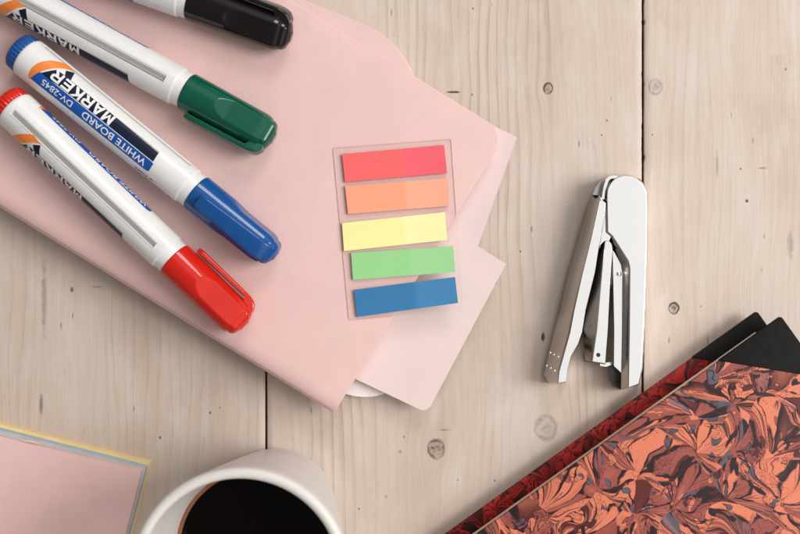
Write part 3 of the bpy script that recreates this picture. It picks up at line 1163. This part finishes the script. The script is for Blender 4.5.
# ------------------------------------------------------------------ stapler
def stapler():
    root = thing("stapler", "silver steel plier stapler lying on its side with open jaws", "stapler", P(610, 280, 0))
    base = root.location.copy()

    def ring(pts):
        return [P(*p) - base for p in pts]

    def prism(name, rings, mat, par, bev=0.0, deg=30, side=None):
        bm = bmesh.new()
        loft(bm, [ring(r) for r in rings])
        bmesh.ops.recalc_face_normals(bm, faces=bm.faces[:])
        if bev:
            es = [e for e in bm.edges if len(e.link_faces) == 2 and e.calc_face_angle(0) > math.radians(38)]
            bmesh.ops.bevel(bm, geom=es, offset=bev * CM, segments=3, profile=0.6, affect="EDGES", clamp_overlap=True)
        if side is not None:  # left-facing walls get the darker copy: their shaded reflection is painted in
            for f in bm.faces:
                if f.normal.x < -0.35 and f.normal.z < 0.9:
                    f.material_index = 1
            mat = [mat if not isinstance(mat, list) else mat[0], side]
        o = make(name, bm, mat, par, deg)
        w = o.modifiers.new("even_normals", "WEIGHTED_NORMAL")
        w.keep_sharp = True
        w.weight = 90
        return o

    # upper lever: stepped side plate. outline of matching vertices per height
    zt, zm = 1.65, 1.15
    top = [(607.5, 232), (606.8, 196), (609.5, 185), (616, 178), (627, 175), (637.5, 178.5), (644.5, 187), (647, 200), (646.5, 260), (644.5, 320), (642, 368), (638.8, 384), (628, 388), (629, 330), (629.5, 268), (628, 261), (612.5, 236)]
    mid = [(606.0, 233), (605.2, 196), (608, 184.5), (615, 177.2), (627, 174), (638, 177.5), (645.5, 187), (647.6, 200), (647, 260), (645, 320), (642.6, 369), (639, 385.5), (621, 390), (622, 330), (622.4, 270), (621, 264.5), (609.5, 238.5)]
    def soften(pts, lo=1, hi=8):
        out = list(pts[:lo])
        for i in range(lo, hi):
            p0, p1, p2, p3 = (Vector(pts[i + j]) for j in (-1, 0, 1, 2))
            for k in range(3):
                t = k / 3
                q = 0.5 * ((2 * p1) + (p2 - p0) * t + (2 * p0 - 5 * p1 + 4 * p2 - p3) * t * t + (3 * p1 - p0 - 3 * p2 + p3) * t ** 3)
                out.append((q.x, q.y))
        return out + list(pts[hi:])
    top, mid = soften(top), soften(mid)
    rings = [
        [(x, y, 0.0) for x, y in mid],
        [(x, y, zm) for x, y in mid],
        [(x, y, zt) for x, y in top]]
    prism("lever", rings, M["chrome"], root, 0.045, 30, M["steel_shade"])
    fl = [(612.5, 250), (614.5, 252), (621, 264.5), (622.6, 275), (622.2, 330), (621.3, 373), (613.8, 366), (614.2, 330)]
    flange = prism("lever_flange", [[(x, y, 0.75) for x, y in fl], [(x, y, 1.135) for x, y in fl]], M["chrome"], root, 0.012)
    tip = [(608, 364), (609, 379), (613, 386), (621.2, 389.5), (621.6, 364)]
    prism("lever_mouth_shade", [[(x, y, 0.0) for x, y in tip], [(x, y, 0.55) for x, y in tip]], M["dark_steel"], root, 0.02)  # solid dark slab painted in for the shade inside the hollow end
    # magazine rail
    zm1 = 1.28
    t2 = [(605, 241.5), (609, 240.5), (612, 244), (612.5, 250), (610, 284), (607.8, 330), (605.3, 363.5), (592.2, 361.5), (596.8, 330), (600.8, 285)]
    b2 = [(598.5, 244), (606, 241), (611.5, 244), (612.3, 250), (610.2, 284), (608, 330), (605.6, 364), (584.6, 360), (583.5, 330), (591, 285)]
    mag = prism("magazine", [[(x, y, 0.25) for x, y in b2], [(x, y, 0.55) for x, y in b2], [(x, y, zm1) for x, y in t2]], M["chrome"], root, 0.022, 30, M["steel_shade"])
    foot = [(583.5, 354), (586, 343), (587.2, 343), (586.6, 354), (592, 358), (592, 362.5), (584, 361.5)]
    prism("magazine_foot", [[(x, y, 0.1) for x, y in foot], [(x, y, 0.5) for x, y in foot]], M["dark_steel"], root, 0.01)
    pr = [(600, 363.5), (605, 364.5), (606, 362.5), (612, 362), (612.5, 364.5), (606, 367), (600, 366)]
    prism("staple_plate", [[(x, y, 0.3) for x, y in pr], [(x, y, 0.8) for x, y in pr]], M["chrome"], root, 0.01)
    sp = [(611, 266), (613, 268), (612.2, 283), (609.5, 288), (609.2, 280)]
    prism("spring", [[(x, y, 0.3) for x, y in sp], [(x, y, 1.05) for x, y in sp]], M["dark_steel"], root, 0.01)
    # anvil arm
    za = 1.6
    t3 = [(599.2, 201), (602, 199.8), (605.6, 203), (605.3, 212), (600, 240), (594.7, 273), (585.6, 310), (582, 332.5), (578, 344), (570.6, 357), (567.5, 370), (566.4, 381.5), (558.2, 383), (559, 372), (570, 332.5), (574.2, 310), (582.5, 273), (590.7, 240)]
    b3 = [(591, 196), (597.5, 193), (607, 195), (606, 212), (601, 240), (595.5, 273), (586.5, 310), (582.6, 332.5), (578.6, 344), (571.4, 357), (568, 370), (566.8, 383), (549, 383), (543.5, 375), (554, 332.5), (560, 310), (568.5, 273), (578, 240)]
    m3 = [(lambda a, b: ((a[0] * 0.75 + b[0] * 0.25), (a[1] * 0.75 + b[1] * 0.25)))(a, b) for a, b in zip(t3, b3)]
    arm = prism("anvil_arm", [[(x, y, 0.02) for x, y in b3], [(x, y, 0.55) for x, y in b3], [(x, y, 1.42) for x, y in m3], [(x, y, za) for x, y in t3]], [M["chrome"]], root, 0.02, 28, M["steel_shade"])
    # inner cheek between arm and lever
    ck = [(606.2, 206), (609, 194), (611.5, 194.5), (611.5, 236), (609, 241), (604.5, 241), (600.8, 244.5), (599.5, 249), (600.6, 240)]
    prism("cheek_plate", [[(x, y, 0.4) for x, y in ck], [(x, y, 1.45) for x, y in ck]], M["chrome"], root, 0.015)
    # hinge strap at the back
    bm = bmesh.new()
    path = [(600.2, 200), (601.6, 192), (602.8, 186), (604.6, 181), (607.5, 178.6), (611, 178), (615, 178.4)]
    outer = [Vector(P(x, y, 0.9)) - base for x, y in path]
    lo = []
    for i, p in enumerate(outer):
        t = (outer[min(i + 1, len(outer) - 1)] - outer[max(i - 1, 0)]).normalized()
        nn = Vector((-t.y, t.x, 0)) * 0.0006
        lo.append([Vector((p.x + nn.x, p.y + nn.y, 0.003)), Vector((p.x - nn.x, p.y - nn.y, 0.003)), Vector((p.x - nn.x, p.y - nn.y, 0.0142)), Vector((p.x + nn.x, p.y + nn.y, 0.0142))])
    loft(bm, lo)
    make("hinge_strap", bm, M["chrome"], root, 40)
    hp = [(592.5, 195), (595.5, 187), (601, 180), (607, 177.5), (614, 177.5), (613, 196)]
    prism("hinge_plate", [[(x, y, 0.1) for x, y in hp], [(x, y, 0.95) for x, y in hp]], M["steel_shade"], root, 0.01)

    # holes, rivet and embossed dots, each seated on the face it belongs to
    from mathutils.bvhtree import BVHTree
    eye = Vector((0, 0, D * CM)) - base

    def disc(name, px, py, rx, ry, mat, par, h=0.012):
        me = par.data
        bvh = BVHTree.FromPolygons([v.co for v in me.vertices], [p.vertices for p in me.polygons])
        hit, nrm, idx, dist = bvh.ray_cast(eye, (P(px, py, 0) - base - eye).normalized())
        if hit is None:
            return None
        if nrm.z < 0:
            nrm = -nrm
        u = Vector((0, 1, 0))
        u = (u - nrm * u.dot(nrm)).normalized()
        w = u.cross(nrm)
        bm = bmesh.new()
        r0 = []
        for hh, k in ((-0.03, 1.0), (h * 0.6, 1.0), (h, 0.8)):
            r0.append([hit + nrm * hh * CM + (u * math.cos(2 * math.pi * i / 20) * ry + w * math.sin(2 * math.pi * i / 20) * rx) * k * CM for i in range(20)])
        loft(bm, r0)
        return make(name, bm, mat, par, 40)

    disc("pivot_hole", 592.3, 203.5, 0.07, 0.075, M["hole"], arm, 0.01)
    disc("oval_hole", 589.8, 324, 0.10, 0.17, M["hole"], mag, 0.01)
    disc("round_hole", 598.3, 355, 0.085, 0.085, M["hole"], mag, 0.004)
    disc("rivet", 619, 274, 0.10, 0.10, M["chrome"], flange, 0.03)
    for px, py in [(550.5, 353), (554.4, 355), (558.6, 357), (547.0, 366), (551.0, 368.5), (555.0, 371)]:
        disc("embossed_dot", px, py, 0.045, 0.055, M["chrome"], arm, 0.035)


stapler()


# ------------------------------------------------------------------ sticky note blocks
def note(label, tl, corner, br, z0, z1, mat, wob):
    ptl, pc, pbr = P(*tl, z0).to_2d(), P(*corner, z0).to_2d(), P(*br, z0).to_2d()
    u = (ptl - pc).normalized()
    w = (pbr - pc).normalized()
    L = 0.076
    pts = [pc, pc + u * L, pc + (u + w) * L, pc + w * L]
    bm = bmesh.new()
    # leaves: slightly uneven stack of thin layers
    c = sum(pts, Vector((0, 0))) / 4
    n = max(3, int((z1 - z0) / 0.05))
    rnd = random.Random(int(wob * 100))
    rings = []
    for k in range(n + 1):
        z = z0 + (z1 - z0) * k / n
        j = Vector((rnd.uniform(-1, 1), rnd.uniform(-1, 1))) * 0.00010
        rings.append([Vector((p.x + j.x - c.x, p.y + j.y - c.y, (z - z0) * CM)) for p in pts])
    loft(bm, rings)
    o = make("sticky_note_pad", bm, mat, None, 30)
    o.location = (c.x, c.y, z0 * CM)
    tag(o, label, "sticky notes", "stacked sticky note pads")


def peeled_corner():
    """torn sliver of the top leaf, left standing at the pad's upper edge"""
    bm = bmesh.new()
    rows = []
    for i in range(9):
        t = i / 8
        x = 19 + 24 * t
        y = 438.5 + 4.6 * t + math.sin(t * 9) * 0.5
        h = 1.205 + 0.05 * math.sin(math.pi * t)
        wdt = 2.2 * math.sin(math.pi * min(1, t * 0.9 + 0.08))
        rows.append([P(x, y, 1.203), P(x + 0.3, y + wdt * 0.5, h), P(x + 0.6, y + wdt, h + 0.03)])
    c = P(30, 440, 1.2)
    rows = [[v - c for v in q] for q in rows]
    loft(bm, rows, False, False, closed=False)
    o = make("paper_sliver", bm, M["note_pink"], None, 60)
    o.location = c
    tag(o, "thin torn paper sliver sticking up near the upper edge of the pink pad", "paper scrap")


peeled_corner()
note("yellow sticky note pad at the bottom of the stack beside the cup", (0, 421.4), (152, 460.5), (133.5, 534), 0.0, 0.42, M["note_yellow"], 1)
note("grey blue sticky note pad sandwiched between the yellow and the pink pad", (0, 427.2), (148.6, 465.2), (130.6, 534), 0.42, 0.86, M["note_blue"], 2)
note("pink sticky note pad on top of the blue and yellow ones", (0, 434.2), (144, 469), (127.5, 534), 0.86, 1.20, M["note_pink"], 3)


# ------------------------------------------------------------------ cup of coffee
def cup():
    cx, cy = -5.12 * CM, -9.95 * CM
    root = thing("coffee_cup", "white ceramic tapered cup filled with black coffee beside the sticky notes", "cup", (cx, cy, 0))
    H, RO, RBs = 9.2, 3.54, 2.44
    def outer(z):
        return RBs + 0.02 + (RO - RBs - 0.02) * (max(0.0, (z - 0.45) / (H - 0.17 - 0.45)) ** 0.92)

    def inner(z):       # the wall keeps its thickness
        return max(0.5, outer(z) - 0.36)
    prof = [(0.0, 0.05), (RBs - 0.55, 0.05), (RBs - 0.45, 0.0), (RBs - 0.25, 0.0)]
    for k in range(9):
        a = math.pi / 2 * k / 8
        prof.append((RBs - 0.25 + 0.27 * math.sin(a), 0.45 - 0.45 * math.cos(a)))
    for k in range(1, 11):
        t = k / 10
        prof.append((RBs + 0.02 + (RO - RBs - 0.02) * (t ** 0.92), 0.45 + (H - 0.17 - 0.45) * t))
    th = 0.36
    for k in range(1, 9):
        a = math.pi * k / 8
        prof.append((RO - th / 2 + th / 2 * math.cos(a), H - 0.17 + 0.17 * math.sin(a)))
    for k in range(1, 11):
        t = k / 10
        prof.append((inner(H - 0.17 - (H - 0.17 - 0.7) * t), H - 0.17 - (H - 0.17 - 0.7) * t))
    prof.append((0.0, 0.62))
    prof = [(r * CM, z * CM) for r, z in prof]
    bm = bmesh.new()
    lathe(bm, prof, 128)
    bmesh.ops.remove_doubles(bm, verts=bm.verts[:], dist=1e-6)
    make("cup_body", bm, M["ceramic"], root, 50)
    # the coffee inside
    zc = 5.8
    ri = inner(zc) + 0.003
    bm = bmesh.new()
    prof = [(ri - 0.9, zc - 1.0), (ri - 0.14, zc - 0.6), (ri + 0.012, zc + 0.075), (ri - 0.03, zc + 0.040), (ri - 0.08, zc + 0.018), (ri - 0.13, zc + 0.006), (ri - 0.17, zc + 0.001), (ri - 0.22, zc), (ri - 1.5, zc), (0.001, zc)]
    rows = lathe(bm, [(r * CM, z * CM - zc * CM) for r, z in prof], 128)
    bm.faces.ensure_lookup_table()
    for f in bm.faces:
        rr = f.calc_center_median().to_2d().length
        if rr > (ri - 0.15) * CM:
            f.material_index = 1
    o = make("coffee", bm, [M["coffee"], M["coffee_edge"]], None, 60)
    o.location = (cx, cy, zc * CM)
    tag(o, "black coffee filling the white cup nearly to its rim", "coffee")


cup()


# ------------------------------------------------------------------ marbled notebooks
def marbled_books():
    d = Vector((-304, 217)).normalized()      # along the fore edge, photo px
    q = Vector((217, 304)).normalized()       # across

    def outline(T, along, across, z, back=0.0):
        T = Vector(T)
        return [P(*(T), z).to_2d(), P(*(T + d * along), z).to_2d(), P(*(T + d * along + q * across), z).to_2d(), P(*(T + q * across), z).to_2d()]

    def book(label, T, zb, zt, mat, page_shift, leg, page_in):
        root = thing("marbled_notebook", label, "notebook", P(T[0], T[1], zb))
        base = root.location.copy()
        loc = lambda pts: [Vector((v.x - base.x, v.y - base.y)) for v in pts]
        out = loc(outline(T, 520, 370, zt))
        z1 = (zt - zb) * CM
        ct = 0.0016
        bm = bmesh.new()
        slab(bm, round_poly(out, 0.0009, 4), z1 - ct, z1, 0.0004, 3)
        slab(bm, round_poly(inset(out, 0.0022), 0.0009, 4), 0.0, ct, 0.0004, 3)
        # spine strip on the far side
        cover = make("cover", bm, mat, root, 40)
        pg = inset(out, page_in)
        e_in = (pg[3] - pg[0]).normalized() * 0
        a_in = (pg[1] - pg[0]).normalized() * page_shift
        pg[0] = pg[0] + a_in
        pg[3] = pg[3] + a_in
        bm = bmesh.new()
        slab(bm, pg, ct + 0.0001, z1 - ct - 0.0001)
        make("pages", bm, M["page_old"], root)
        # cloth corner on the cover
        lg = leg / K * CM * (D - zt) / D
        u = (out[1] - out[0]).normalized()
        w = (out[3] - out[0]).normalized()
        o0 = out[0]
        tri = [o0 - (u + w) * 0.0002, o0 + u * lg - w * 0.0002, o0 + w * lg - u * 0.0002]
        bm = bmesh.new()
        slab(bm, round_poly(tri, [0.0009, 0.0001, 0.0001], 4), z1 - ct - 0.0002, z1 + 0.0003, 0.0002, 2)
        make("corner_patch", bm, M["black_cloth"], cover, 40)

    book("dark red marbled notebook lying under the coral one, only its edge and black corner showing", (757, 312), 0.0, 0.80, M["marble_red"], 0.004, 79, 0.0026)
    book("coral marbled notebook with black cloth corner, on top of the dark red one", (781, 317), 0.82, 1.75, M["marble"], 0.009, 76, 0.0010)


marbled_books()
